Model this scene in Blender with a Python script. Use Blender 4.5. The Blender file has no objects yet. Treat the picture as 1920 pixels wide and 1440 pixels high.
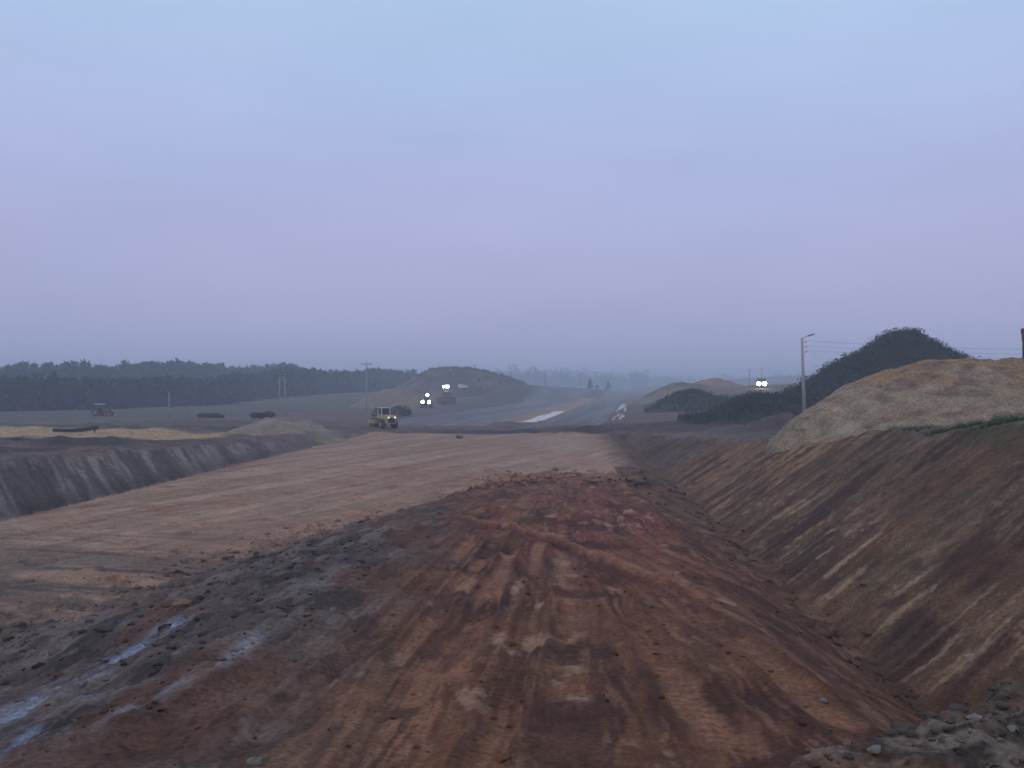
import bpy, bmesh, math, random
import numpy as np
from mathutils import Matrix, Vector

random.seed(7)
RNG = np.random.default_rng(11)
scn = bpy.context.scene
col = scn.collection

# ------------------------------------------------------------------ camera
F = 1663.0                       # focal length in photo pixels (1920 wide)
YAW = math.atan(100.0 / F)       # the roadbed runs along +Y; the lens looks a little left of it
EYE = Vector((0.0, 0.0, 6.0))
PITCH = math.atan(5.0 / F)
cam_d = bpy.data.cameras.new('camera')
cam_d.sensor_width = 36.0
cam_d.lens = 36.0 * F / 1920.0
cam_d.clip_start = 0.05
cam_d.clip_end = 9000.0
cam = bpy.data.objects.new('camera', cam_d)
cam.location = EYE
cam.rotation_euler = (math.radians(90) + PITCH, 0, YAW)
col.objects.link(cam)
scn.camera = cam

# ------------------------------------------------------------------ world: overcast dusk sky
SUN_EL, SUN_AZ = math.radians(14), math.radians(215)
world = bpy.data.worlds.new('World')
scn.world = world
world.use_nodes = True
nt = world.node_tree
nt.nodes.clear()
W = nt.nodes.new
wout = W('ShaderNodeOutputWorld')
bg = W('ShaderNodeBackground')
bg.inputs['Strength'].default_value = 0.10
sky = W('ShaderNodeTexSky')
sky.sky_type = 'NISHITA'
sky.sun_disc = False
sky.sun_elevation = SUN_EL
sky.sun_rotation = SUN_AZ
sky.dust_density = 4.0
tc = W('ShaderNodeTexCoord')
sep = W('ShaderNodeSeparateXYZ')
nt.links.new(tc.outputs['Generated'], sep.inputs[0])
ramp = W('ShaderNodeValToRGB')            # even cloud cover: colour by height above the horizon
nt.links.new(sep.outputs['Z'], ramp.inputs['Fac'])
e = ramp.color_ramp.elements
stops = [(0.0, (0.40, 0.415, 0.66)), (0.05, (0.43, 0.445, 0.70)), (0.13, (0.465, 0.48, 0.75)),
         (0.24, (0.46, 0.515, 0.81)), (0.40, (0.485, 0.645, 0.91)), (1.0, (0.55, 0.58, 0.70))]
e[0].position, e[0].color = stops[0][0], (*stops[0][1], 1)
e[1].position, e[1].color = stops[-1][0], (*stops[-1][1], 1)
for p, c in stops[1:-1]:
    n_ = e.new(p)
    n_.color = (*c, 1)
mp = W('ShaderNodeMapping')
mp.inputs['Scale'].default_value = (1.6, 1.6, 6.0)
nt.links.new(tc.outputs['Generated'], mp.inputs[0])
cn = W('ShaderNodeTexNoise')
cn.inputs['Scale'].default_value = 1.5
cn.inputs['Detail'].default_value = 4.0
cn.inputs['Roughness'].default_value = 0.5
nt.links.new(mp.outputs[0], cn.inputs[0])
cm = W('ShaderNodeMapRange')
cm.inputs['From Min'].default_value = 0.3
cm.inputs['From Max'].default_value = 0.7
cm.inputs['To Min'].default_value = 9.45
cm.inputs['To Max'].default_value = 10.45
nt.links.new(cn.outputs['Fac'], cm.inputs['Value'])
cl = W('ShaderNodeVectorMath')
cl.operation = 'SCALE'
tn = W('ShaderNodeTexNoise')               # broad bluer and pinker banks of cloud
tn.inputs['Scale'].default_value = 1.1
tn.inputs['Detail'].default_value = 2.0
nt.links.new(mp.outputs[0], tn.inputs[0])
tr_ = W('ShaderNodeValToRGB')
tr_.color_ramp.elements[0].position, tr_.color_ramp.elements[0].color = .36, (.955, 1.0, 1.0, 1)
tr_.color_ramp.elements[1].position, tr_.color_ramp.elements[1].color = .64, (1.012, .995, 1.0, 1)
nt.links.new(tn.outputs['Fac'], tr_.inputs[0])
tm = W('ShaderNodeMix')
tm.data_type = 'RGBA'
tm.blend_type = 'MULTIPLY'
tm.inputs[0].default_value = 1.0
nt.links.new(ramp.outputs['Color'], tm.inputs[6])
nt.links.new(tr_.outputs[0], tm.inputs[7])
nt.links.new(tm.outputs[2], cl.inputs[0])
nt.links.new(cm.outputs[0], cl.inputs['Scale'])
mix = W('ShaderNodeMix')
mix.data_type = 'RGBA'
mix.inputs[0].default_value = 0.94         # thick cloud over the clear sky
nt.links.new(sky.outputs['Color'], mix.inputs[6])
nt.links.new(cl.outputs[0], mix.inputs[7])
nt.links.new(mix.outputs[2], bg.inputs['Color'])
nt.links.new(bg.outputs[0], wout.inputs[0])

sun_d = bpy.data.lights.new('sun', 'SUN')
sun_d.energy = 0.5
sun_d.angle = math.radians(40)
sun_d.color = (1.0, 0.80, 0.66)
sun = bpy.data.objects.new('sun', sun_d)
sd = Vector((math.sin(SUN_AZ) * math.cos(SUN_EL + .5), math.cos(SUN_AZ) * math.cos(SUN_EL + .5), math.sin(SUN_EL + .5)))
sun.rotation_euler = sd.to_track_quat('Z', 'Y').to_euler()
col.objects.link(sun)

scn.view_settings.view_transform = 'Standard'
scn.view_settings.look = 'None'
scn.view_settings.exposure = 0.0
scn.view_settings.gamma = 1.0
scn.view_settings.use_curve_mapping = False
scn.cycles.volume_bounces = 2
scn.cycles.max_bounces = 6
scn.cycles.filter_width = 1.6
scn.cycles.use_denoising = True

# ------------------------------------------------------------------ helpers
def ray(px, py):
    """lateral slope and vertical slope per metre of y for a photo pixel"""
    cx, cy = (px - 960) / F, (720 - py) / F
    d = cam.rotation_euler.to_matrix() @ Vector((cx, cy, -1))
    return d.x / d.y, d.z / d.y

def at(px, py, y):
    a, b = ray(px, py)
    return Vector((a * y, y, EYE.z + b * y))

def _hash(ix, iy, seed):
    h = (ix.astype(np.int64) * 374761393 + iy.astype(np.int64) * 668265263 + seed * 974634777) & 0xFFFFFFFF
    h = ((h ^ (h >> 13)) * 1274126177) & 0xFFFFFFFF
    h = ((h ^ (h >> 16)) * 2246822519) & 0xFFFFFFFF
    return ((h ^ (h >> 15)) & 0xFFFFFF) / float(0xFFFFFF)

def vn(x, y, seed=0):
    """value noise 0..1"""
    x = np.asarray(x, float); y = np.asarray(y, float)
    ix, iy = np.floor(x), np.floor(y)
    fx, fy = x - ix, y - iy
    fx = fx * fx * fx * (fx * (fx * 6 - 15) + 10)
    fy = fy * fy * fy * (fy * (fy * 6 - 15) + 10)
    a = _hash(ix, iy, seed); b = _hash(ix + 1, iy, seed)
    c = _hash(ix, iy + 1, seed); d = _hash(ix + 1, iy + 1, seed)
    return (a * (1 - fx) + b * fx) * (1 - fy) + (c * (1 - fx) + d * fx) * fy

def fbm(x, y, seed=0, o=4, g=0.5):
    s, w, t = 0.0, 1.0, 0.0
    c, sn = 0.8, 0.6
    for k in range(o):
        s = s + w * vn(x, y, seed + 17 * k)
        t += w
        w *= g
        x, y = 2.03 * (c * x - sn * y) + 5.3, 2.03 * (sn * x + c * y) + 1.7
    return s / t

def fbs(x, y, seed=0, o=4, g=0.55):
    """fbm without rotation, keeps stretched streaks stretched"""
    s, w, t = 0.0, 1.0, 0.0
    for k in range(o):
        s = s + w * vn(x + 3.1 * k, y + 7.7 * k, seed + 31 * k)
        t += w
        w *= g
        x, y = 2.07 * x, 2.07 * y
    return s / t

def ss(a, b, x):
    t = np.clip((x - a) / (b - a), 0, 1)
    return t * t * (3 - 2 * t)

# ------------------------------------------------------------------ the lie of the land
CP = np.array([
    (-25, 20, 3.0), (-30, 44, 2.5), (-28, 61, 2.15), (-28, 80, 1.35), (-30, 95, .6), (-30, 107, .15),
    (-40, 30, 2.8), (-60, 45, 2.2), (-57, 90, 1.3), (-45, 100, 1.1), (-90, 130, .1), (-127, 200, -1.2), (-200, 250, -2),
    (-114, 250, -.8), (-110, 400, 2), (-90, 480, 5), (-44, 130, .5), (-50, 200, .8), (-30, 150, -.3),
    (-12, 130, -.5), (0, 130, -.5), (0, 170, -.6), (-20, 170, -.6), (-20, 240, -.6), (0, 240, -.6), (20, 320, -.6), (30, 400, -.6), (60, 700, -.5),
    (16.5, 32, 5.4), (18, 26, 6.0), (20, 20, 6), (22, 36, 5.2), (14, 41, 3.5), (13, 51, 2.6), (13, 70, 2.0), (13, 90, 1.2), (9, 110, .4),
    (15, 120, .8), (31, 115, 2.5), (23.5, 115, 1.5), (60, 60, 4), (40, 45, 4), (25, 51, 3.3), (80, 120, 3.5),
    (30, 180, 1.3), (40, 250, 2.5), (100, 300, 4), (0, 1200, 0), (-300, 1200, 4), (400, 1200, 4),
    (0, 2500, 2), (-1500, 2500, 6), (1500, 2500, 6), (-400, 600, 6), (300, 600, 5), (-700, 900, 6), (700, 900, 6),
    (-5, 3, 4.2), (5, 3, 4.2), (0, 40, 2.4), (-12, 60, 2.0), (-10, 90, 1.0), (5, 20, 4)], float)

def natural(x, y):
    yy = np.maximum(y, -8) + 15
    px_, py_ = x / yy, np.log(yy)
    num = np.zeros_like(px_); den = np.full_like(px_, 1e-12)
    for cx, cy, cz in CP:
        u, v = cx / (cy + 15), math.log(cy + 15)
        w = np.exp(-((px_ - u) ** 2 / .012 + (py_ - v) ** 2 / .045) * .5) + 1e-7 / ((px_ - u) ** 2 + (py_ - v) ** 2 + .02)
        num += w * cz; den += w
    return num / den

RY = [-30, 1.5, 4.2, 5.5, 7.5, 10, 14, 20, 28, 36, 40, 45, 52, 60, 66]
RZ = [4.3, 4.25, 3.9, 3.0, 2.5, 2.2, 1.92, 1.65, 1.45, 1.18, .98, .68, .36, .08, -.3]

def road_axis(y):
    return np.where(y > 130, .075 * (y - 130), 0.0)

def left_edge(y):
    """x of the ragged border between the clay ramp and the sand on its left"""
    return np.interp(y, [-20, 8, 15, 20, 25, 30, 36, 42, 50, 56, 62, 68], [-12, -12, -13.2, -14.0, -13.2, -12.4, -10.8, -8.6, -5.4, -2.8, .8, 6])

def ramp_fan(x, y):
    return np.where(x > 0, x * 18 / np.clip(37 - y, 9, 60), x * (1 - .010 * (20 - np.clip(y, 5, 45))))

def terrain(x, y, detail=True):
    """height, colour (linear), region id"""
    x = np.asarray(x, float); y = np.asarray(y, float)
    N = natural(x, y)
    N = N + ((fbm(x / 5, y / 5, 11, 4) - .5) * 1.1 + (fbm(x / 1.5, y / 1.5, 12, 3) - .5) * .35) * ss(14, 26, y) * (1 - ss(120, 200, y))
    # long overgrown bank left of the far carriageway, and the spoil bank right of it
    ax = -27 + .19 * (y - 320)
    N = N + (6.6 - .0105 * np.clip(y - 320, 0, 500)) * np.exp(-((x - ax) / 13.) ** 2) * ss(312, 365, y) * (1 - ss(690, 860, y))
    rb = 44 + .10 * (y - 260)
    N = N + (3.6 + 2.0 * fbm(x / 40, y / 40, 3, 2)) * np.exp(-((np.minimum(x, rb + 34) - np.minimum(rb, x)) * 0) ) * ss(rb - 26, rb + 2, x) * (1 - ss(150, 260, x)) * np.exp(-((y - 300) / 75.) ** 2)
    # far low ridge on the right, mostly lost in the haze
    N = N + 15 * np.exp(-((x - 260) / 170.) ** 2 - ((y - 1000) / 160.) ** 2)
    # --- the cut
    lefts = (-25 - x) * .78
    rights = np.where(x < 7.5, -.28 * (x - 5.0), -.7 + (x - 7.5) * .585)
    zc = np.where(x < -25, lefts, np.where(x > 5, rights, 0.0))
    k = ss(110.5, 114, y + .8 * (fbm(x / 3, y / 3, 5, 2) - .5) * 2)
    z0 = np.minimum(N, zc)
    incut = zc < N
    z = z0 * (1 - k) + N * k
    # trench and lumps right behind the end of the sand
    z = z - 1.1 * np.exp(-((y - 117 - .05 * x) / 3.0) ** 2) * ss(-22, -12, x) * (1 - ss(26, 34, x)) * (0.5 + fbm(x / 4, y / 4, 8, 2))
    # --- clay ramp the viewer looks down
    zr = np.interp(y, RY, RZ)
    le = left_edge(y)
    half = ss(0, 1, (x - le) / np.maximum(.5, (-4.6 - le)))
    toe = np.where(x < 3.4, -.06 + (zr + .06) * np.where(x > -4.6, 1.0, half), zr - (x - 3.4) * .50 - .035 * np.maximum(0, x - 3.4) ** 2)
    wr = ss(.0, .25, toe - z + .12)
    zt = np.maximum(z, toe)
    rag = .30 * (fbm(x / 1.4, y / 1.4, 25, 4) - .5)
    onramp = (toe + rag > z - .02) & (y < 68)
    # --- rough spoil platform under the viewer, its broken edge in the right corner
    edge = 4.30 + .80 * (x - 1.15) + .5 * (fbm(x * 1.3, y * 1.3, 21, 3) - .5)
    edge = np.where(x < .5, 3.7 + .05 * x, edge)
    plat = 4.18 - np.maximum(0, y - edge) * .95 - .01 * np.maximum(0, x)
    onplat = plat > zt
    zt = np.maximum(zt, plat)
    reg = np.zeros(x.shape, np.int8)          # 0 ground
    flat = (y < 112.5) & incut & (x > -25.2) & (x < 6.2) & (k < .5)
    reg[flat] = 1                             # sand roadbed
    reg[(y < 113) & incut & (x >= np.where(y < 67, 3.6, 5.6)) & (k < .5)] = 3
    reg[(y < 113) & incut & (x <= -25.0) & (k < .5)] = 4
    reg[onramp & (y < 66) & (x < 8.2)] = 2
    reg[onplat] = 6
    cax = road_axis(y)
    rl = (y > 138) & (y < 760) & (x > -33 + cax + .012 * (y - 138)) & (x < -13.5 + cax)
    rr = (y > 130) & (y < 760) & (x > -6.5 + cax) & (x < 5.5 + cax)
    reg[rl] = 5
    reg[rr] = 7

    # ---------------- colours
    A = lambda *c: np.array(c, float)
    def mixc(a, b, t):
        return a + (b - a) * t[..., None]
    n1 = fbm(x / 9, y / 9, 40, 4)
    n2 = fbm(x / 2.2, y / 2.2, 41, 4)
    n3 = fbm(x / .55, y / .55, 42, 3)
    C = np.zeros(x.shape + (3,))
    dz = np.zeros_like(zt)
    # fields: dry grass and bare soil
    grassy = ss(.40, .60, fbm(x / 26, y / 30, 50, 4) + .12 * ss(150, 260, y))
    g = mixc(A(.130, .090, .080), A(.078, .076, .056), grassy)
    g = mixc(g, A(.07, .055, .05), ss(.55, .75, n1) * .7)
    C[:] = g
    dz += .10 * (n2 - .5) * ss(10, 30, y)
    dz += .7 * (n1 - .5) * ss(112, 135, y) * (reg == 0)
    # left: dark wet strip, then the pale yellow sand strip
    bl = y + .42 * (x + 57) + 6 * (n1 - .5)
    lf = (1 - ss(-34, -29, x)) * (y < 170)
    C = mixc(C, A(.046, .038, .042), lf * ss(.33, .50, fbm(x / 14, bl / 3.2, 52, 3)) * (1 - ss(112, 125, y)) * .85)
    C = mixc(C, A(.34, .235, .125), lf * ss(80, 83, bl) * (1 - ss(101, 105, bl)) * (1 - ss(-36, -33, x)))
    C = mixc(C, A(.020, .019, .023), lf * ss(.44, .54, fbm(x / 16, bl / 5, 55, 3)) * ss(52, 58, bl) * (1 - ss(74, 80, bl)))
    # plain behind the sand: purple brown, dark bands
    pl = ss(111.5, 114, y) * (1 - ss(215, 260, y)) * ss(-70, -45, x) * (1 - ss(60, 80, x))
    C = mixc(C, A(.115, .082, .080), pl * .8)
    band = fbs(x / 22, (y - .10 * x) / 3.4, 57, 3)
    C = mixc(C, A(.045, .034, .036), pl * ss(.50, .62, band) * (1 - ss(138, 150, y)) * .85)
    C = mixc(C, A(.21, .15, .10), pl * ss(.60, .70, fbs(x / 26, (y - .1 * x) / 2.6, 58, 3)) * (1 - ss(135, 150, y)) * ss(8, 14, x))
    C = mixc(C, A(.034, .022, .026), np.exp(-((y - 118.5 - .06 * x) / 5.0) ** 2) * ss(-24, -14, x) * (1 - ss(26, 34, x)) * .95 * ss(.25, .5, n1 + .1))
    C = mixc(C, A(.055, .036, .040), ss(5, 9, x) * (1 - ss(24, 30, x)) * ss(88, 100, y) * (1 - ss(132, 142, y)) * ss(.38, .52, n1) * .8)
    # far banks: weeds with bare brown soil
    fb = ss(240, 290, y) * ss(.44, .60, fbm(x / 20, y / 20, 60, 4))
    C = mixc(C, A(.20, .135, .10), fb * ss(20, 30, x) * .75)
    bank = np.exp(-((x - ax) / 16.) ** 2) * ss(270, 320, y)
    C = mixc(C, A(.066, .062, .048), bank * .85)
    C = mixc(C, A(.14, .10, .085), bank * ss(.48, .62, fbm(x / 14, y / 30, 61, 4)) * .7)
    # carriageways of grey crushed stone, bare median with chalky run
    rd = ((reg == 5) | (reg == 7))
    rc = mixc(A(.115, .112, .12) + 0 * C, A(.165, .16, .165), ss(.45, .65, fbs((x - cax) / 1.6, y / 60, 62, 3)))
    C[rd] = rc[rd]
    med = (y > 150) & (y < 420) & (x > -13.5 + cax) & (x < -6.5 + cax)
    mc = mixc(A(.30, .175, .10) + 0 * C, A(.23, .17, .13), ss(.4, .6, fbm(x / 6, y / 14, 63, 3)))
    C[med] = mc[med]
    u = x - cax
    chalk = ss(-9.6, -9.0, u + 1.2 * (n1 - .5)) * (1 - ss(-6.9, -6.5, u)) * ss(150, 154, y) * (1 - ss(214, 230, y))
    C = mixc(C, A(.62, .60, .58), chalk)
    C = mixc(C, A(.50, .48, .47), ss(.56, .62, fbs((u - 7) / 1.0, y / 40, 66, 2)) * (np.abs(u - 7) < 1.1) * ss(150, 160, y) * (1 - ss(300, 330, y)))
    C = mixc(C, A(.32, .32, .33), ss(.50, .62, fbs((u + 14.5) / 1.3, y / 50, 67, 2)) * (np.abs(u + 14.6) < 1.2) * ss(135, 160, y) * (1 - ss(300, 330, y)))
    dz[rd | med] *= .1

    # sand roadbed: long rolled stripes
    sx = x - .28 * y + 1.5 * (fbm(x / 8, y / 20, 69, 2) - .5)
    s1 = fbs(sx / 1.5, (y + .28 * x) / 22, 70, 4)
    s2 = fbs(sx / .5, (y + .28 * x) / 9, 71, 4)
    sc_ = mixc(A(.300, .200, .135) + 0 * C, A(.375, .270, .195), ss(.35, .62, s1))
    sc_ = mixc(sc_, A(.19, .125, .092), ss(.54, .72, s2) * .55)
    sc_ = mixc(sc_, A(.33, .20, .145), ss(.50, .70, fbm(x / 7, y / 12, 72, 3)) * .6)
    low = ss(-8, -13, x) * (1 - ss(27, 40, y + 5 * (n1 - .5))) 
    sc_ = mixc(sc_, A(.17, .128, .10), low * ss(.42, .56, fbs((y + .22 * x) / .9, x / 7, 73, 4)) * .95)
    sc_ = mixc(sc_, A(.105, .082, .070), low * (1 - ss(17, 27, y)) * .55)
    sc_ = mixc(sc_, A(.075, .062, .058), low * ss(.46, .58, fbs((y + .15 * x) / .5, x / 5, 68, 4)) * .8)
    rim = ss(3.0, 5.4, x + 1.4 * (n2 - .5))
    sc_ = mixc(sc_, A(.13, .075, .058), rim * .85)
    sc_ = mixc(sc_, A(.40, .32, .25), np.exp(-((x + 1) / 3.4) ** 2 - ((y - 90) / 16.) ** 2) * .5 * ss(.35, .6, n2))
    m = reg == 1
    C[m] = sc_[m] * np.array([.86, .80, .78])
    dz = np.where(m, .05 * (s1 - .5) + .035 * (s2 - .5) + .03 * (n3 - .5) - .22 * low * (fbs((y + .22 * x) / .9, x / 7, 73, 4) - .5), dz)

    # clay ramp: ruts and track marks, red at the crest, ochre in front, grey on its left side
    f = ramp_fan(x, y)
    wob = .45 * (fbm(x / 2.4, y / 6, 80, 3) - .5) + .35 * (fbm(y / 9, y * 0 + .5, 79, 2) - .5)
    fw = f + wob
    t1 = fbs(fw / .55, y / 9.5, 81, 4)
    t2 = fbs(fw / .17, y / 4.2, 82, 3)
    t3 = fbs(fw / .85, y / 5.0, 84, 4)
    base = mixc(A(.145, .080, .040) + 0 * C, A(.175, .062, .052), ss(14, 27, y + 6 * (n2 - .5)))
    base = mixc(base, A(.17, .085, .066), ss(40, 56, y))
    cc = mixc(base, A(.255, .150, .085), ss(.50, .66, t1) * .85)
    cc = mixc(cc, A(.060, .025, .019), ss(.50, .64, t3) * .85)  # dark streaks paint rut shade into the clay colour, relief alone is faint
    cc = mixc(cc, A(.050, .022, .017), ss(.56, .70, t2) * .65)
    cc = mixc(cc, A(.27, .165, .10), ss(.60, .72, fbs(fw / .13, y / 3.0, 78, 3)) * .55)
    cc = mixc(cc, A(.050, .024, .019), ss(.56, .68, fbs(fw / .09, y / 1.1, 750, 3)) * .55)
    cc = mixc(cc, A(.26, .17, .11), ss(.60, .70, fbs(fw / .08, y / .8, 751, 3)) * .45)
    # single track bands pressed into the clay, with cleat bars across
    trk = np.zeros_like(x); rims = np.zeros_like(x)
    for f0, w, ya, yb, gain in ((-2.9, .24, 9, 31, 1), (-2.15, .17, 10, 33, .8), (-1.45, .22, 12, 32, 1), (-.65, .18, 7, 30, .7), (.15, .30, 11, 33, .6), (1.05, .2, 7, 27, .8), (-3.9, .3, 7, 24, .9), (2.1, .25, 7, 22, .8)):
        d_ = (fw - f0) / w
        yy_ = ss(ya, ya + 3, y) * (1 - ss(yb - 3, yb, y)) * gain
        trk = np.maximum(trk, np.exp(-d_ ** 4) * yy_)
        rims = np.maximum(rims, np.exp(-((np.abs(d_) - 1.35) / .3) ** 2) * yy_)
    cleat = ss(.45, .55, .5 + .5 * np.sin(y * 2 * np.pi / .24 + 3 * (n2 - .5) + 2 * f))
    pale = ss(.42, .62, fbm(x / .8, y / 2.8, 77, 4))
    cc = mixc(cc, A(.29, .185, .115), trk * pale * .8)
    cc = mixc(cc, A(.10, .050, .034), trk * cleat * .35)
    cc = mixc(cc, A(.060, .026, .020), rims * .6)  # dark track edges, shade painted into the colour as well
    cc = mixc(cc, A(.37, .28, .20), ss(.60, .72, fbs(fw / .5, y / 1.6, 85, 4) * .6 + fbm(x / .5, y / .9, 76, 3) * .4) * ss(-4, -2, x) * .75)
    cc = mixc(cc, A(.055, .026, .020), ss(.60, .70, fbm(x / 1.0, y / 1.7, 86, 4)) * .8)
    cc = mixc(cc, A(.19, .11, .058), ss(.45, .65, n2) * .30)
    # grey, churned left flank
    gl = ss(-1.6, -4.6, x + 1.6 * (n2 - .5) + .05 * (y - 14)) * (1 - ss(34, 46, y + 4 * (n1 - .5)))
    gc = mixc(A(.094, .072, .068) + 0 * C, A(.150, .125, .118), ss(.45, .62, t1))
    gc = mixc(gc, A(.105, .066, .048), ss(-6.5, -3.0, x) * .8)
    gc = mixc(gc, A(.042, .033, .032), ss(.50, .62, fbm(x / .6, y / 1.3, 87, 4)) * .85)
    gc = mixc(gc, A(.20, .175, .16), ss(.60, .70, fbm(x / .35, y / .8, 75, 4)) * .5)
    gc = mixc(gc, A(.12, .058, .036), ss(.55, .7, fbm(x / 2.2, y / 4, 88, 3)) * .6)
    cc = mixc(cc, gc, gl)
    # blue-grey wet marl in two ruts
    def rut(x0, w, ya, yb, seed, gain=1.0):
        xx = x - x0 - .35 * (fbm(y / 2.5, y * 0 + seed, seed, 3) - .5) * 2
        return np.exp(-(xx / w) ** 2) * ss(ya, ya + 1.5, y) * (1 - ss(yb - 2, yb, y)) * ss(.36, .56, fbm(x / .35, y / .9, seed + 1, 4)) * gain
    r1 = np.clip(rut(-8.15, .26, 12.0, 19.3, 90) + rut(-8.6, .35, 10, 16, 91, .5) + rut(-7.3, .45, 7, 14.5, 92, .8) + rut(-6.2, .30, 7, 12.0, 98, .8) + rut(-5.6, .2, 8, 11, 99, .5), 0, 1)
    cc = mixc(cc, A(.27, .36, .50), r1 * .95)
    r2 = np.clip(rut(-5.05, .22, 9.0, 16.2, 94) + rut(-5.3, .2, 17.5, 23, 96, .6), 0, 1)
    cc = mixc(cc, A(.235, .24, .26), r2 * .85)
    # drag mark crossing the crest
    lx = np.interp(y, [19, 22, 25, 28, 31.5], [2.6, 1.35, .35, -1.3, -3.6])
    dg = np.exp(-((x - lx) / .20) ** 2) * ss(19, 20.5, y) * (1 - ss(31, 32.5, y))
    dk = np.exp(-((x - lx + .42) / .28) ** 2) * ss(19, 20.5, y) * (1 - ss(31, 32.5, y))
    cc = mixc(cc, A(.29, .175, .115), dg * .8)
    cc = mixc(cc, A(.085, .036, .032), dk * .8)
    # right flank: slides of soil
    rf = ss(3.0, 4.6, x)
    cc = mixc(cc, A(.125, .072, .045), rf * .55)
    cc = mixc(cc, A(.055, .03, .022), rf * ss(.52, .66, fbs((y - .9 * x) / .5, x / 2.2, 74, 4)) * .7)
    cc = mixc(cc, A(.25, .17, .11), rf * ss(.60, .72, fbs((y - .9 * x) / .9, x / 3, 89, 4)) * .8)
    # ragged far border: lumps of clay lying on the sand
    bd = np.exp(-((x - le) / 1.5) ** 2) + .22 * np.exp(-((y - 61) / 5.) ** 2) * ss(-6, -3, x)
    nb = fbm(x / .9, y / 1.6, 98, 4)
    edge_d = np.minimum((x - le) / 2.6, (64 - y) / 12)
    cc = mixc(cc, sc_, (1 - ss(-.1, 1.0, edge_d + .9 * (nb - .5))) * .85)
    m = reg == 2
    C[m] = (cc * (A(.94, .72, .66) * (1 - gl[..., None]) + A(.92, .84, .82) * gl[..., None]))[m]
    dzc = .15 * (t1 - .5) - .12 * (t3 - .5) + .07 * (t2 - .5) + .07 * (n3 - .5) + .16 * (n2 - .5) - .05 * trk + .05 * rims - .02 * trk * cleat
    dzc = dzc + .16 * gl * (fbm(x / .7, y / 1.0, 95, 4) - .5) * 2 - .09 * r1 + .09 * dg - .06 * dk
    dzc = dzc + .42 * np.clip(bd, 0, 1) * (fbm(x / 1.0, y / 1.0, 97, 4) - .40)
    dzc = dzc + rf * .16 * (fbs((y - .9 * x) / .7, x / 2.5, 73, 4) - .5)
    dz = np.where(m, dzc, dz)

    # cut slopes: bucket-teeth streaks running down the face
    q = y - .46 * (x - 7.5)
    wq = .5 * (fbm(x / 3, y / 3, 99, 2) - .5)
    k1 = fbs((q + wq) / 1.1, x / 7, 100, 4)
    k2 = fbs((q + wq) / .34, x / 3.2, 101, 4)
    up = np.clip((x - 7.5) / 8.5, 0, 1)
    rc = mixc(A(.170, .118, .085) + 0 * C, A(.130, .105, .080), ss(.3, .9, up))
    rc = mixc(rc, A(.36, .245, .15), ss(38, 47, q + 4 * (n1 - .5)) * (1 - ss(62, 72, q)) * .75)
    rc = mixc(rc, A(.125, .115, .125), ss(63, 72, q + 4 * (n1 - .5)) * .8)
    rc = mixc(rc, A(.205, .10, .038), np.exp(-((q - 15.8) / 1.3) ** 2) * .8 + np.exp(-((q - 29) / 2.0) ** 2) * .3)
    rc = mixc(rc, A(.055, .032, .026), ss(.52, .66, k1) * .75 * ss(.30, .50, fbm(x / 4, y / 5, 109, 3)))
    rc = mixc(rc, A(.060, .026, .028), np.exp(-((q - 30.5) / 2.6) ** 2) * ss(.40, .6, k2) * (1 - ss(.45, .9, up)) * .9 + np.exp(-((q - 13.7) / .7) ** 2) * .8)
    rc = mixc(rc, A(.27, .215, .165), ss(.56, .70, k2) * .6)
    rc = mixc(rc, A(.44, .37, .29), ss(.64, .76, fbs((q + wq) / .38, x / 2.2, 102, 4)) * (1 - ss(.25, .55, up)) * (1 - ss(40, 50, q)) * .9)
    rc = mixc(rc, A(.40, .34, .27), np.exp(-((q - 12.4) / .32) ** 2) * (1 - ss(.25, .40, up)) * .9)
    rc = mixc(rc, A(.065, .085, .040), ss(.86, 1.0, up + .25 * (n2 - .5)) * (1 - ss(44, 54, y)) * .8)
    m = (reg == 3)
    k3 = fbs((q + wq) / .13, x / 2.0, 105, 3)
    rc = mixc(rc, A(.05, .034, .028), ss(.54, .68, k3) * .55)
    rc = mixc(rc, A(.045, .034, .028), ss(.55, .68, fbm(x / .6, y / .6, 106, 4)) * .55)
    pt = ss(.40, .62, fbm(x / 3.2, y / 4.5, 107, 4))
    rw = mixc(A(.20, .130, .075) + 0 * C, A(.15, .085, .045), ss(.4, .6, n2))
    rw = mixc(rw, A(.10, .085, .055), ss(.5, .66, fbm(x / 2.0, y / 2.5, 108, 4)))
    rc = mixc(rc, rw, pt * .30)
    rc = mixc(rc, A(.052, .024, .024), ss(.50, .62, fbs((q + wq) / .8, x / 5, 113, 4)) * ss(.42, .55, fbm(x / 3, y / 3.5, 114, 3)) * .8)
    rc = mixc(rc, A(.40, .33, .26), ss(.60, .70, fbs((q + wq) / .30, x / 2.4, 115, 4)) * (1 - ss(.20, .60, up)) * (1 - ss(36, 46, q)) * .7 * ss(.44, .60, fbm(x / 2.5, y / 3.5, 116, 3)))
    fl = mixc(A(.16, .095, .060) + 0 * C, A(.085, .050, .036), ss(.42, .60, fbm(x / .8, y / 1.4, 117, 4)))
    fl = mixc(fl, A(.26, .19, .13), ss(.62, .74, fbm(x / .6, y / 1.2, 118, 4)) * .6)
    rc = mixc(fl, rc, ss(7.1, 8.3, x + .9 * (n2 - .5)))
    C[m] = rc[m] * np.array([.76, .62, .52])
    dz = np.where(m, (.20 * (k1 - .5) + .16 * (k2 - .5) + .08 * (k3 - .5) + .18 * (n2 - .5)) * ss(6.2, 8.6, x) + .07 * (n3 - .5), dz)
    ql = y + .80 * (x + 25)
    l1 = fbs((ql + wq) / 1.5, x / 5, 110, 4)
    l2 = fbs((ql + wq) / .5, x / 3, 111, 3)
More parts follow.
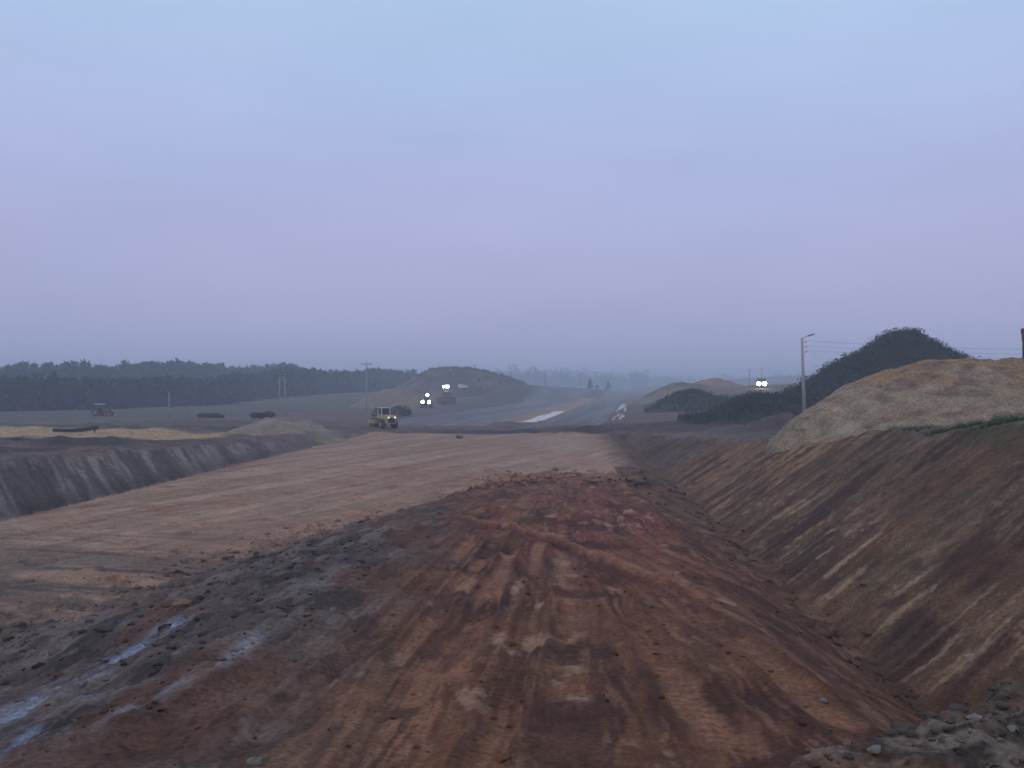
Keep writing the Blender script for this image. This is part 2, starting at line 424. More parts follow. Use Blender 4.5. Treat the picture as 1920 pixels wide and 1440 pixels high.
    lc = mixc(A(.105, .086, .076) + 0 * C, A(.235, .195, .175), ss(.44, .58, l1))
    lc = mixc(lc, A(.060, .050, .050), ss(.50, .66, l2) * .75)
    lc = mixc(lc, A(.235, .20, .19), ss(.50, .64, fbs((ql + wq) / 2.0, x / 6, 112, 3)) * ss(55, 62, y) * (1 - ss(76, 84, y)) * .8)
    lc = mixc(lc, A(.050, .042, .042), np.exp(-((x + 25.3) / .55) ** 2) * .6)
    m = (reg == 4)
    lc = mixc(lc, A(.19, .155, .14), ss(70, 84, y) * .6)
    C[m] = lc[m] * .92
    dz = np.where(m, .11 * (l1 - .5) + .10 * (l2 - .5) + .20 * (n2 - .5), dz)

    # spoil platform: grey crumbly soil
    p1 = fbm(x / .30, y / .30, 120, 4)
    pc = mixc(A(.120, .095, .075) + 0 * C, A(.185, .160, .140), ss(.4, .65, p1))
    pc = mixc(pc, A(.035, .030, .029), ss(.52, .64, fbm(x / .22, y / .16, 121, 4)) * .85)
    pc = mixc(pc, A(.23, .20, .18), ss(.60, .70, fbm(x / .12, y / .09, 125, 3)) * .6)
    pc = mixc(pc, A(.16, .085, .055), ss(.55, .7, fbm(x / 1.2, y / 1.2, 122, 3)) * .6)
    m = reg == 6
    C[m] = pc[m] * np.array([.84, .76, .68])
    dz = np.where(m, .20 * (fbm(x / .55, y / .55, 123, 4) - .5) + .10 * (p1 - .5) + .06 * (fbm(x / .10, y / .10, 124, 3) - .5), dz)
    # overall patchiness
    C *= (.80 + .40 * fbm(x / 1.4, y / 1.4, 130, 3) )[..., None]
    if detail:
        zt = zt + dz
    return zt, np.clip(C, .008, .9), reg

def gz(x, y):
    return float(terrain(np.array([float(x)]), np.array([float(y)]))[0][0])

# ------------------------------------------------------------------ materials
def new_mat(name):
    m = bpy.data.materials.new(name)
    m.use_nodes = True
    n = m.node_tree.nodes
    return m, m.node_tree, n['Principled BSDF']

def earth(name, s1=2.5, s2=14, bump=.35, dist=.05, rough=.95, var=.48):
    m, t, b = new_mat(name)
    N = t.nodes.new
    a = N('ShaderNodeVertexColor'); a.layer_name = 'Col'
    tc = N('ShaderNodeTexCoord')
    n1 = N('ShaderNodeTexNoise'); n1.inputs['Scale'].default_value = s1; n1.inputs['Detail'].default_value = 8; n1.inputs['Roughness'].default_value = .62
    n2 = N('ShaderNodeTexNoise'); n2.inputs['Scale'].default_value = s2; n2.inputs['Detail'].default_value = 5; n2.inputs['Roughness'].default_value = .65
    for n in (n1, n2):
        t.links.new(tc.outputs['Object'], n.inputs['Vector'])
    mr = N('ShaderNodeMapRange')
    mr.inputs['From Min'].default_value = .3; mr.inputs['From Max'].default_value = .7
    mr.inputs['To Min'].default_value = 1 - var; mr.inputs['To Max'].default_value = 1 + var
    t.links.new(n2.outputs['Fac'], mr.inputs['Value'])
    mr2 = N('ShaderNodeMapRange')
    mr2.inputs['From Min'].default_value = .32; mr2.inputs['From Max'].default_value = .68
    mr2.inputs['To Min'].default_value = .78; mr2.inputs['To Max'].default_value = 1.22
    t.links.new(n1.outputs['Fac'], mr2.inputs['Value'])
    mm = N('ShaderNodeMath'); mm.operation = 'MULTIPLY'
    t.links.new(mr.outputs[0], mm.inputs[0]); t.links.new(mr2.outputs[0], mm.inputs[1])
    vm = N('ShaderNodeVectorMath'); vm.operation = 'SCALE'
    t.links.new(a.outputs['Color'], vm.inputs[0]); t.links.new(mm.outputs[0], vm.inputs['Scale'])
    t.links.new(vm.outputs[0], b.inputs['Base Color'])
    ad = N('ShaderNodeMath'); ad.operation = 'ADD'
    t.links.new(n1.outputs['Fac'], ad.inputs[0]); t.links.new(n2.outputs['Fac'], ad.inputs[1])
    bp = N('ShaderNodeBump'); bp.inputs['Strength'].default_value = bump; bp.inputs['Distance'].default_value = dist
    t.links.new(ad.outputs[0], bp.inputs['Height'])
    t.links.new(bp.outputs[0], b.inputs['Normal'])
    b.inputs['Roughness'].default_value = rough
    b.inputs['Specular IOR Level'].default_value = .25
    return m

def plain(name, c, rough=.6, metal=0.0, var=.25, scale=4.0, rust=None):
    m, t, b = new_mat(name)
    N = t.nodes.new
    tc = N('ShaderNodeTexCoord')
    n = N('ShaderNodeTexNoise'); n.inputs['Scale'].default_value = scale; n.inputs['Detail'].default_value = 6
    t.links.new(tc.outputs['Object'], n.inputs['Vector'])
    r = N('ShaderNodeValToRGB')
    lo = rust if rust else tuple(v * (1 - var) for v in c)
    r.color_ramp.elements[0].position = .32; r.color_ramp.elements[0].color = (*lo, 1)
    r.color_ramp.elements[1].position = .62; r.color_ramp.elements[1].color = (*c, 1)
    t.links.new(n.outputs['Fac'], r.inputs[0])
    t.links.new(r.outputs[0], b.inputs['Base Color'])
    b.inputs['Roughness'].default_value = rough
    b.inputs['Metallic'].default_value = metal
    return m

def glow(name, c, s):
    m, t, b = new_mat(name)
    b.inputs['Emission Color'].default_value = (*c, 1)
    b.inputs['Emission Strength'].default_value = s
    return m

M = {
    'sand': earth('rolled_sand', 1.6, 9, .30, .04),
    'clay': earth('churned_clay', 2.2, 13, .55, .07),
    'slope': earth('cut_soil', 1.8, 10, .5, .07),
    'ground': earth('field_soil', .5, 3.2, .5, .15),
    'stone': earth('crushed_stone', 1.0, 6, .3, .05),
    'spoil': earth('crumbly_spoil', 3.5, 22, .7, .05),
    'heap': earth('heap_soil', 1.2, 7, .55, .10),
    'pine': plain('pine_needles', (.026, .044, .048), .9, var=.5, scale=.12),
    'leaf': plain('weed_leaves', (.040, .050, .030), .85, var=.55, scale=.35),
    'grass': plain('grass_blades', (.070, .100, .035), .85, var=.5, scale=.6),
    'dry': plain('dry_stalks', (.16, .135, .085), .9, var=.4, scale=.7),
    'bark': plain('bark', (.085, .062, .05), .9),
    'concrete': plain('pole_concrete', (.34, .33, .33), .85, var=.2, scale=2.0),
    'wood': plain('pole_wood', (.075, .060, .055), .85),
    'iron': plain('dark_iron', (.045, .045, .05), .55, .3),
    'grey': plain('grey_metal', (.22, .23, .25), .5, .4),
    'yellow': plain('yellow_paint', (.46, .36, .12), .6, rust=(.22, .17, .08)),
    'red': plain('red_paint', (.20, .035, .035), .5),
    'white': plain('white_paint', (.62, .62, .62), .45, var=.12),
    'rubber': plain('tyre_rubber', (.028, .028, .030), .85),
    'glass': plain('cab_glass', (.035, .045, .055), .12, var=.1),
    'brick': plain('dark_brick', (.090, .045, .042), .85, scale=3),
    'porcelain': plain('porcelain', (.20, .10, .07), .3),
    'lamp': glow('lit_lamp', (1.0, .97, .86), 60.0),
    'lamp_glint': glow('dim_lamp_and_glint', (1.0, .93, .85), 1.2),  # roller lamps, also the glow added for reflections on the bulldozer
    'rock': plain('pale_stone', (.17, .155, .14), .85, scale=6),
    'clod': plain('soil_clod', (.080, .064, .054), .95, var=.45, scale=5),
    'clod_clay': plain('clay_clod', (.19, .115, .075), .95, var=.5, scale=4),
    'plank': plain('dark_sheet', (.040, .042, .055), .5, var=.4, scale=2),
}

# ------------------------------------------------------------------ object helpers
def link(o, parent=None):
    col.objects.link(o)
    if parent is not None:
        o.parent = parent
    return o

def tag(o, label=None, cat=None, group=None, kind=None):
    if label: o['label'] = label
    if cat: o['category'] = cat
    if group: o['group'] = group
    if kind: o['kind'] = kind
    return o

def empty(name, loc, rz=0.0, label=None, cat=None, group=None):
    o = bpy.data.objects.new(name, None)
    o.empty_display_size = .2
    link(o)
    o.location = loc
    o.rotation_euler = (0, 0, rz)
    return tag(o, label, cat, group)

def np_mesh(name, V, Fc, mat, parent=None, smooth=True, cols=None, normals=None):
    me = bpy.data.meshes.new(name)
    V = np.ascontiguousarray(V, np.float32)
    Fc = np.ascontiguousarray(Fc, np.int32)
    k = Fc.shape[1]
    me.vertices.add(len(V)); me.vertices.foreach_set('co', V.ravel())
    me.loops.add(Fc.size); me.loops.foreach_set('vertex_index', Fc.ravel())
    me.polygons.add(len(Fc))
    me.polygons.foreach_set('loop_start', np.arange(0, Fc.size, k, dtype=np.int32))
    me.polygons.foreach_set('loop_total', np.full(len(Fc), k, np.int32))
    me.polygons.foreach_set('use_smooth', np.full(len(Fc), smooth, bool))
    me.update(calc_edges=True)
    if cols is not None:
        ca = me.color_attributes.new('Col', 'FLOAT_COLOR', 'POINT')
        c4 = np.ones((len(V), 4), np.float32); c4[:, :3] = cols
        ca.data.foreach_set('color', c4.ravel())
    if normals is not None:
        me.normals_split_custom_set_from_vertices(normals.astype(np.float32))
    me.materials.append(mat)
    o = bpy.data.objects.new(name, me)
    return link(o, parent)

class MB:
    """collects boxes, tubes and prisms into one mesh"""
    def __init__(s):
        s.bm = bmesh.new()
    def box(s, c, d, rot=(0, 0, 0), bevel=0.0, taper=None):
        b = bmesh.new()
        bmesh.ops.create_cube(b, size=1.0)
        for v in b.verts:
            if taper and v.co.z > 0:
                v.co.x *= taper[0]; v.co.y *= taper[1]
            v.co.x *= d[0]; v.co.y *= d[1]; v.co.z *= d[2]
        if bevel:
            bmesh.ops.bevel(b, geom=b.edges[:], offset=bevel, segments=2, affect='EDGES')
        s._add(b, c, rot); return s
    def _add(s, b, c, rot):
        from mathutils import Euler
        b.transform(Matrix.Translation(Vector(c)) @ Euler(rot).to_matrix().to_4x4())
        me = bpy.data.meshes.new('tmp'); b.to_mesh(me); b.free()
        s.bm.from_mesh(me); bpy.data.meshes.remove(me)
    def tube(s, p, q, r, r2=None, seg=10):
        p, q = Vector(p), Vector(q)
        d = q - p
        b = bmesh.new()
        bmesh.ops.create_cone(b, cap_ends=True, segments=seg, radius1=r, radius2=r if r2 is None else r2, depth=d.length)
        b.transform(Matrix.Translation((p + q) / 2) @ d.to_track_quat('Z', 'Y').to_matrix().to_4x4())
        me = bpy.data.meshes.new('tmp'); b.to_mesh(me); b.free()
        s.bm.from_mesh(me); bpy.data.meshes.remove(me)
        return s
    def prism(s, pts, y0, y1):
        """polygon in x,z pulled along y"""
        a = [s.bm.verts.new((x, y0, z)) for x, z in pts]
        b = [s.bm.verts.new((x, y1, z)) for x, z in pts]
        n = len(pts)
        s.bm.faces.new(a); s.bm.faces.new(b[::-1])
        for i in range(n):
            s.bm.faces.new((a[i], b[i], b[(i + 1) % n], a[(i + 1) % n]))
        bmesh.ops.recalc_face_normals(s.bm, faces=s.bm.faces[:])
        return s
    def ball(s, c, r, sub=2, squash=(1, 1, 1)):
        b = bmesh.new()
        bmesh.ops.create_icosphere(b, subdivisions=sub, radius=r)
        for v in b.verts:
            v.co = Vector((v.co.x * squash[0], v.co.y * squash[1], v.co.z * squash[2]))
        s._add(b, c, (0, 0, 0)); return s
    def build(s, name, mat, parent=None, smooth=False):
        me = bpy.data.meshes.new(name)
        s.bm.to_mesh(me); s.bm.free()
        if smooth:
            for p in me.polygons: p.use_smooth = True
        me.materials.append(M[mat] if isinstance(mat, str) else mat)
        return link(bpy.data.objects.new(name, me), parent)

# ------------------------------------------------------------------ ground sheet (one surface, cut into its parts)
ys = [-1.0]
while ys[-1] < 2500:
    y = ys[-1]
    if y < 3.6: d = .10
    elif y < 190: d = min(.0052 * (y + 4), max(.026, .00046 * y * y))
    else: d = .012 * y
    ys.append(y + d)
ys = np.array(ys)
sc = np.concatenate([[-3, -2.2, -1.7, -1.4, -1.2, -1.05, -.95, -.87, -.80, -.75], np.linspace(-.71, .71, 760), [.75, .80, .87, .95, 1.05, 1.2, 1.4, 1.7, 2.2, 3]])
YY, SS = np.meshgrid(ys, sc, indexing='ij')
XX = SS * (YY + 1.5)
ZZ, CC, RR = terrain(XX, YY)
nr, nc = XX.shape
P = np.stack([XX, YY, ZZ], -1)
du = np.zeros_like(P); dv = np.zeros_like(P)
du[:, 1:-1] = P[:, 2:] - P[:, :-2]; du[:, 0] = P[:, 1] - P[:, 0]; du[:, -1] = P[:, -1] - P[:, -2]
dv[1:-1] = P[2:] - P[:-2]; dv[0] = P[1] - P[0]; dv[-1] = P[-1] - P[-2]
NN = np.cross(du, dv); NN /= np.linalg.norm(NN, axis=-1, keepdims=True) + 1e-12
idx = np.arange(nr * nc).reshape(nr, nc)
Q = np.stack([idx[:-1, :-1], idx[:-1, 1:], idx[1:, 1:], idx[1:, :-1]], -1).reshape(-1, 4)
RQ = RR[:-1, :-1].ravel()
P, NN, CCf = P.reshape(-1, 3), NN.reshape(-1, 3), CC.reshape(-1, 3)
PARTS = [(0, 'ground', 'ground'), (1, 'sand_roadbed', 'sand'), (2, 'clay_ramp', 'clay'), (3, 'cut_slope_right', 'slope'),
         (4, 'cut_slope_left', 'slope'), (5, 'road_left', 'stone'), (7, 'road_right', 'stone'), (6, 'spoil_platform', 'spoil')]
for rid, name, mt in PARTS:
    f = Q[RQ == rid]
    used, inv = np.unique(f, return_inverse=True)
    o = np_mesh(name, P[used], inv.reshape(-1, 4), M[mt], cols=CCf[used], normals=NN[used])
    tag(o, kind='structure')
# ground behind the viewer
bx, by = np.meshgrid(np.linspace(-160, 160, 40), np.linspace(-60, -1.02, 20), indexing='ij')
bz = 4.1 + .5 * (fbm(bx / 6, by / 6, 5, 3) - .5)
ib = np.arange(800).reshape(40, 20)
qb = np.stack([ib[:-1, :-1], ib[1:, :-1], ib[1:, 1:], ib[:-1, 1:]], -1).reshape(-1, 4)
tag(np_mesh('ground', np.stack([bx, by, bz], -1).reshape(-1, 3), qb, M['spoil'], cols=np.tile([[.13, .10, .08]], (800, 1))), kind='structure')

# ------------------------------------------------------------------ heaps
def heap(name, cx, cy, rx, ry, h, colf, flat=.45, nr_=60, na=150, rough=.12, seed=1, rot=0.0, peaks=None, mat='heap', parent=None, sink=.25, lump=.10):
    r = np.linspace(0, 1.12, nr_)[:, None] ** .8 * np.ones((1, na))
    a = np.linspace(0, 2 * np.pi, na, endpoint=False)[None, :] * np.ones((nr_, 1))
    wob = 1 + .22 * (fbm(np.cos(a) * 1.6 + seed, np.sin(a) * 1.6 + 3, seed, 3) - .5) * 2
    u, v = r * np.cos(a) * rx * wob, r * np.sin(a) * ry * wob
    x = cx + u * math.cos(rot) - v * math.sin(rot)
    y = cy + u * math.sin(rot) + v * math.cos(rot)
    t = np.clip((1 - r) / (1 - flat), -.3, 1.3)
    f = np.where(t > 0, 1 - np.log1p(np.exp(-(t - 1) * 6 - 0)) / 6 - t * 0, 0)
    f = np.where(t > 0, np.minimum(t, 1) - .10 * np.exp(-((t - 1) / .28) ** 2), t * .5)
    f = f + rough * (fbm(x / (rx * .35), y / (ry * .35), seed + 5, 4) - .5) * np.clip(t + .2, 0, 1) * 1.6
    if peaks is not None:
        f = f + peaks(x, y) * np.clip(t, 0, 1)
    g = terrain(x, y, True)[0]
    z = g + h * f - sink * (t < .02) + lump * ((fbm(x / 1.1, y / 1.1, seed + 9, 3) - .5) + .5 * (fbm(x / .38, y / .38, seed + 10, 3) - .5))
    C = colf(x, y, z, np.clip(f, 0, 1))
    V = np.stack([x, y, z], -1).reshape(-1, 3)
    i = np.arange(nr_ * na).reshape(nr_, na)
    j = np.roll(i, -1, axis=1)
    q = np.stack([i[:-1], i[1:], j[1:], j[:-1]], -1).reshape(-1, 4)
    return np_mesh(name, V, q, M[mat], parent, cols=C.reshape(-1, 3)), V.reshape(nr_, na, 3)

def cmix(a, b, t):
    a = np.asarray(a, float); b = np.asarray(b, float)
    return a + (b - a) * t[..., None]

def c_sand(x, y, z, f):
    top = ss(5.9, 6.35, z + .5 * (fbm(x / 2, y / 2, 210, 3) - .5) - .015 * (x - 20))
    c = cmix((.235, .180, .122), (.235, .150, .085), top)
    c = cmix(c, (.12, .085, .065), ss(.54, .66, fbm((x - .5 * z) / .9, z / .35, 211, 4)) * .75)
    c = cmix(c, (.30, .25, .19), ss(.52, .66, fbm(x / 2.5, z / 1.3, 212, 3)) * .5)
    return c * (.8 + .4 * fbm(x / .7, y / .7, 213, 3))[..., None]

def c_weedy(bare=.35, soil=(.17, .125, .095), green=(.042, .048, .034), s=7):
    def fn(x, y, z, f):
        c = cmix(green, soil, ss(1 - bare - .12, 1 - bare + .10, fbm(x / s, y / s, 220, 4)))
        return c * (.7 + .6 * fbm(x / 2, y / 2, 221, 3))[..., None]
    return fn

def two_peaks(x, y):
    return .05 * np.exp(-((x - 26.2) / 1.5) ** 2) - .05 * np.exp(-((x - 24.3) / .8) ** 2) - .52 * ss(24.6, 29.0, x)

sp, SPV = heap('sand_pile', 26.0, 55.5, 14.0, 10.5, 4.35, c_sand, flat=.46, nr_=110, na=300, rough=.07, seed=3, peaks=two_peaks, lump=.26)
tag(sp, 'big tan sand pile with an orange-brown top dumped on the edge of the right cut', 'sand pile')

def tris_obj(name, V, mat, parent=None):
    n = len(V) // 3
    return np_mesh(name, V, np.arange(n * 3).reshape(n, 3), M[mat], parent, smooth=False)

def blades(pts, h, w, lean=.5, per=5, seed=0):
    """per stalks at each point, thin upright triangles"""
    g = np.random.default_rng(seed)
    p = np.repeat(pts, per, axis=0)
    n = len(p)
    p = p + np.stack([g.normal(0, .25 * h, n), g.normal(0, .25 * h, n), -.05 * np.ones(n)], -1)
    a = g.uniform(0, 2 * np.pi, n)
    hh = h * g.uniform(.4, 1.25, n)
    ww = w * g.uniform(.6, 1.4, n)
    d = np.stack([np.cos(a) * ww, np.sin(a) * ww, 0 * a], -1)
    b = g.uniform(0, 2 * np.pi, n)
    tip = p + np.stack([np.cos(b) * lean * hh, np.sin(b) * lean * hh, hh], -1)
    return np.stack([p - d, p + d, tip], 1).reshape(-1, 3)

def leaves(centers, radii, n, size, seed=0, vert=1.0):
    """n leaf triangles spread in the outer part of each blob"""
    g = np.random.default_rng(seed)
    out = []
    for c, r in zip(centers, radii):
        d = g.normal(size=(n, 3)); d /= np.linalg.norm(d, axis=1)[:, None]
        rr = g.uniform(.35, 1.0, n) ** .5
        p = np.asarray(c) + d * rr[:, None] * np.asarray(r)
        s = size * g.uniform(.6, 1.5, n)
        e1 = g.normal(size=(n, 3)); e2 = g.normal(size=(n, 3))
        e1 *= (s / np.linalg.norm(e1, axis=1))[:, None]; e2 *= (s / np.linalg.norm(e2, axis=1))[:, None]
        out.append(np.stack([p, p + e1, p + e2], 1).reshape(-1, 3))
    return np.concatenate(out)

# overgrown spoil heap behind the lamp post
hr = empty('overgrown_spoil_heap', (54, 140, gz(54, 140)), 0, 'tall dark spoil heap covered in weeds behind the lamp post', 'spoil heap')
def pk(x, y):
    return .10 * np.exp(-((x - 51.3) / 4.0) ** 2) - .14 * ss(54, 72, x) - .16 * ss(49, 33, x)
hb, HV = heap('heap_body', 51.8, 140, 23.0, 17, 11.5, c_weedy(.15), flat=.10, nr_=70, na=200, rough=.10, seed=14, peaks=pk, sink=.4)
hb.parent = hr; hb.matrix_parent_inverse = Matrix.Translation(-hr.location)
pts = HV[2:58].reshape(-1, 3)
pts = pts[pts[:, 1] < 148]
g_ = np.random.default_rng(3)
pk_ = pts[g_.integers(0, len(pts), 5200)]
wd = tris_obj('weeds', np.concatenate([blades(pk_[:2200], 1.3, .09, .6, 5, 1), leaves(pk_[2200:] + [0, 0, .4], np.tile([[.8, .8, .7]], (3000, 1)) * (.35 + 2.0 * g_.random((3000, 1)) ** 3), 34, .26, 2)]), 'leaf', hr)
wd.matrix_parent_inverse = Matrix.Translation(-hr.location); wd['kind'] = 'stuff'

def spoil(label, cx, cy, rx, ry, h, bare, seed, flat=.3, soil=(.17, .125, .095), green=(.042, .048, .034), weeds=0, wh=.8, rot=0, group=None, rough=.14):
    gzz = gz(cx, cy)
    o, V = heap('spoil_heap', cx, cy, rx, ry, h, c_weedy(bare, soil, green, max(2, rx * .35)), flat=flat, nr_=48, na=120, rough=rough, seed=seed, rot=rot)
    tag(o, label, 'spoil heap', group)
    if weeds:
        g = np.random.default_rng(seed)
        p = V[2:40].reshape(-1, 3)
        p = p[g.integers(0, len(p), weeds)]
        w = tris_obj('weeds', np.concatenate([blades(p, wh, wh * .16, .45, 4, seed), leaves(p[:weeds // 4] + [0, 0, wh * .4], np.tile([[wh * .8] * 3], (weeds // 4, 1)), 26, wh * .25, seed)]), 'leaf', o)
        w['kind'] = 'stuff'
    return o, V

spoil('low ridge of weedy soil running beneath the lamp post', 27.5, 126, 11.5, 5, 3.0, .12, 23, weeds=900, wh=.9, rot=.15, soil=(.10, .08, .07))
spoil('low lumpy bank of scrub left of the lamp post ridge', 26, 190, 9.5, 6, 3.6, .25, 29, weeds=500, wh=.9, soil=(.12, .095, .08))
spoil('pale grey soil heap on the edge of the left cut', -30.2, 95, 6.6, 7.5, 1.9, .96, 31, soil=(.22, .18, .145), flat=.15, rough=.35)
spoil('broad brown soil heap with sparse grass by the far field', -48.5, 252, 13, 11, 6.0, .80, 33, soil=(.19, .145, .115), green=(.09, .095, .07), flat=.25)
spoil('large rounded grassy hill where the dozer stands', -46, 385, 31, 26, 12.2, .50, 35, soil=(.125, .092, .08), green=(.062, .060, .048), flat=.42, weeds=700, wh=.9, rough=.08)
spoil('dark reddish berm across the end of the sand', 2.6, 117.5, 5.0, 2.6, 1.35, .95, 37, soil=(.070, .042, .042), flat=.1, rough=.4)
spoil('dark brown soil lump at the foot of the sand pile', 22.0, 96, 4.0, 3.2, 1.7, .95, 39, soil=(.085, .062, .06), flat=.2, rough=.4)
spoil('far brown heap with a bare orange-brown top on the right bank', 49, 306, 13, 10, 3.4, .8, 41, soil=(.25, .15, .10), flat=.3, rough=.2)
spoil('far green-brown heap at the bend of the right carriageway', 33.5, 285, 13, 11, 4.2, .55, 43, soil=(.18, .14, .11), green=(.085, .10, .055), flat=.25)

# ------------------------------------------------------------------ trees and scrub
def conifers(spots, seed, n=84):
    g = np.random.default_rng(seed)
    out = []
    for x, y, z, h in spots:
        t = g.uniform(.03, 1, n) ** .9
        rad = h * (.25 * (1 - t) ** .5 + .03) * g.uniform(.5, 1.2, n) * (1.0 + .3 * (t < .35))
        a = g.uniform(0, 2 * np.pi, n)
        p = np.stack([x + np.cos(a) * rad, y + np.sin(a) * rad, z + t * h], -1)
        s = h * .105 * g.uniform(.6, 1.4, n)
        e1 = g.normal(size=(n, 3)); e2 = g.normal(size=(n, 3))
        e1 *= (s / np.linalg.norm(e1, axis=1))[:, None]; e2 *= (s / np.linalg.norm(e2, axis=1))[:, None]
        e1[:, 2] *= 1.3
        out.append(np.stack([p - .3 * e1, p + e1, p + e2], 1).reshape(-1, 3))
        # stem
        w = h * .018
        out.append(np.array([[x - w, y, z - .5], [x + w, y, z - .5], [x, y, z + h * .85]]))
    return np.concatenate(out)

def forest(label, line, rows, step, h0, h1, seed, n=84):
    """line: list of (px, y) base points; trees on the ground behind them"""
    g = np.random.default_rng(seed)
    xs = [ray(px, 720)[0] * y for px, y in line]; yy = [y for _, y in line]
    spots = []
    L = [0]
    for i in range(1, len(xs)):
        L.append(L[-1] + math.hypot(xs[i] - xs[i - 1], yy[i] - yy[i - 1]))
    for r in range(rows):
        s = 0
        while s < L[-1]:
            x = np.interp(s, L, xs); y = np.interp(s, L, yy) + r * step * 1.1
            x += g.normal(0, step * .35); y += g.normal(0, step * .35)
            hh = np.interp(s / L[-1], [0, 1], [h0, h1]) * g.uniform(.84, 1.08) * (.80 + .42 * float(fbm(np.array([s / 22.]), np.array([r * .15]), seed, 3)[0]))
            spots.append((x, y, hh))
            s += step * g.uniform(.7, 1.25)
    a = np.array(spots)
    z = terrain(a[:, 0], a[:, 1])[0]
    o = tris_obj('forest', conifers([(p[0], p[1], zz, p[2]) for p, zz in zip(a, z)], seed, n), 'pine')
    return tag(o, label, 'forest', kind='stuff')

forest('dark front row of the pine wood beyond the left field', [(-230, 190), (0, 205), (150, 225), (300, 255), (420, 300), (560, 370), (690, 440), (775, 500)], 8, 2.3, 8.0, 10.5, 51)
forest('paler taller back of the pine wood on the left', [(-260, 300), (0, 320), (200, 345), (420, 420), (560, 470)], 4, 3.2, 14.6, 12.5, 52, 150)

def broad_line(label, line, n, h0, h1, seed, name='distant_trees'):
    g = np.random.default_rng(seed)
    cs, rs = [], []
    for _ in range(n):
        t = g.uniform(0, len(line) - 1.001); i = int(t); u = t - i
        px = line[i][0] * (1 - u) + line[i + 1][0] * u; y = (line[i][1] * (1 - u) + line[i + 1][1] * u) * g.uniform(.96, 1.08)
        x = ray(px, 720)[0] * y
        h = g.uniform(h0, h1) * (1.25 if g.random() < .15 else 1)
        z = gz(x, y)
        for k in range(3):
            cs.append((x + g.normal(0, h * .18), y, z + h * (.35 + .22 * k))); rs.append((h * (.40 - .07 * k), h * .35, h * .30))
    o = tris_obj(name, leaves(cs, rs, 60, 2.0, seed), 'pine')
    return tag(o, label, 'trees', kind='stuff')
broad_line('faint line of distant trees in the haze beyond the road', [(930, 1150), (1010, 1200), (1100, 1250), (1210, 1350)], 110, 17, 29, 61)
broad_line('ghostly far tree line on the hazy right horizon', [(1195, 1500), (1300, 1550), (1420, 1550), (1560, 1500)], 110, 12, 24, 62)

def small_tree(px, y, h, label, seed, w=.42, name='tree', sink=0.2):
    x = ray(px, 720)[0] * y
    z = gz(x, y) - sink
    r = empty(name, (x, y, z), 0, label, 'tree')
    MB().tube((0, 0, 0), (0, 0, h * .75), h * .035, h * .01, 7).build('trunk', 'bark', r)
    g = np.random.default_rng(seed)
    cs, rs = [], []
    for k in range(9):
        t = .28 + .62 * k / 8
        cs.append((g.normal(0, h * w * .32 * (1.1 - t)), g.normal(0, h * w * .32 * (1.1 - t)), h * t)); rs.append([h * w * (1.08 - t) * .75 + .1] * 3)
    tris_obj('crown', leaves(cs, rs, 90, h * .06, seed), 'pine', r)
    return r
small_tree(1106, 600, 9.5, 'taller of two lone dark trees on the bank beyond the road', 71)
small_tree(1140, 640, 7.0, 'shorter rounded lone tree on the bank beyond the road', 72, .55)
small_tree(1120, 620, 5.0, 'stunted bush-like tree between the two lone trees beyond the road', 73, .7)

def bush(px, y, w, h, label, seed, n=14, mat='leaf', group=None, sink=.1):
    x = ray(px, 720)[0] * y
    z = gz(x, y) - sink
    r = empty('bush', (x, y, z), 0, label, 'bush', group)
    g = np.random.default_rng(seed)
    st = MB()
    for k in range(5):
        a = g.uniform(0, 6.28)
        st.tube((0, 0, 0), (math.cos(a) * w * .3, math.sin(a) * w * .3, h * .6), .04, .015, 5)
    st.build('stem', 'bark', r)
    cs = [(g.uniform(-.42, .42) * w, g.uniform(-.3, .3) * w, h * g.uniform(.25, .72)) for _ in range(n)]
    rs = [[w * g.uniform(.13, .22), w * .18, h * g.uniform(.18, .30)] for _ in range(n)]
    tris_obj('crown', leaves(cs, rs, 110, .14 + .02 * w, seed), mat, r)
    return r
bush(733, 182, 8.5, 2.6, 'wide dark bush behind the yellow roller', 81)
bush(398, 165, 5.0, 1.2, 'low dark bush alone in the left field', 82)
bush(495, 150, 3.6, 1.9, 'ragged bush at the field edge beside the twin pole', 83)
bush(1908, 70, 1.6, 2.2, 'small scraggy bush at the foot of the dark tower', 84, sink=-1.2)
bush(1262, 230, 5.0, 2.2, 'green bush on the far heap by the right carriageway', 85)
bush(1366, 205, 7.0, 2.4, 'dark scrub bush on the slope under the lit truck', 86)
bush(1496, 112, 3.0, 1.4, 'dark bush growing against the foot of the lamp post', 87)

# grass and weeds along the brink of the right cut
g_ = np.random.default_rng(9)
gx = g_.uniform(13.2, 21, 5200); gy = g_.uniform(24, 48, 5200)
zz_, _, rr_ = terrain(gx, gy)
zn_, _, _ = terrain(gx - .9, gy)
ok = (rr_ == 0) & (fbm(gx / 1.6, gy / 1.6, 333, 3) > .49 + .022 * np.clip(gy - 31, 0, 20))
pp = np.stack([gx, gy, zz_], -1)[ok]
near_edge = terrain(pp[:, 0] - 1.8, pp[:, 1])[2] == 3
pp = pp[near_edge]
tag(tris_obj('grass', blades(pp, .30, .02, .8, 14, 5), 'grass'), 'green grass fringe along the brink of the right cut', 'grass', kind='stuff')

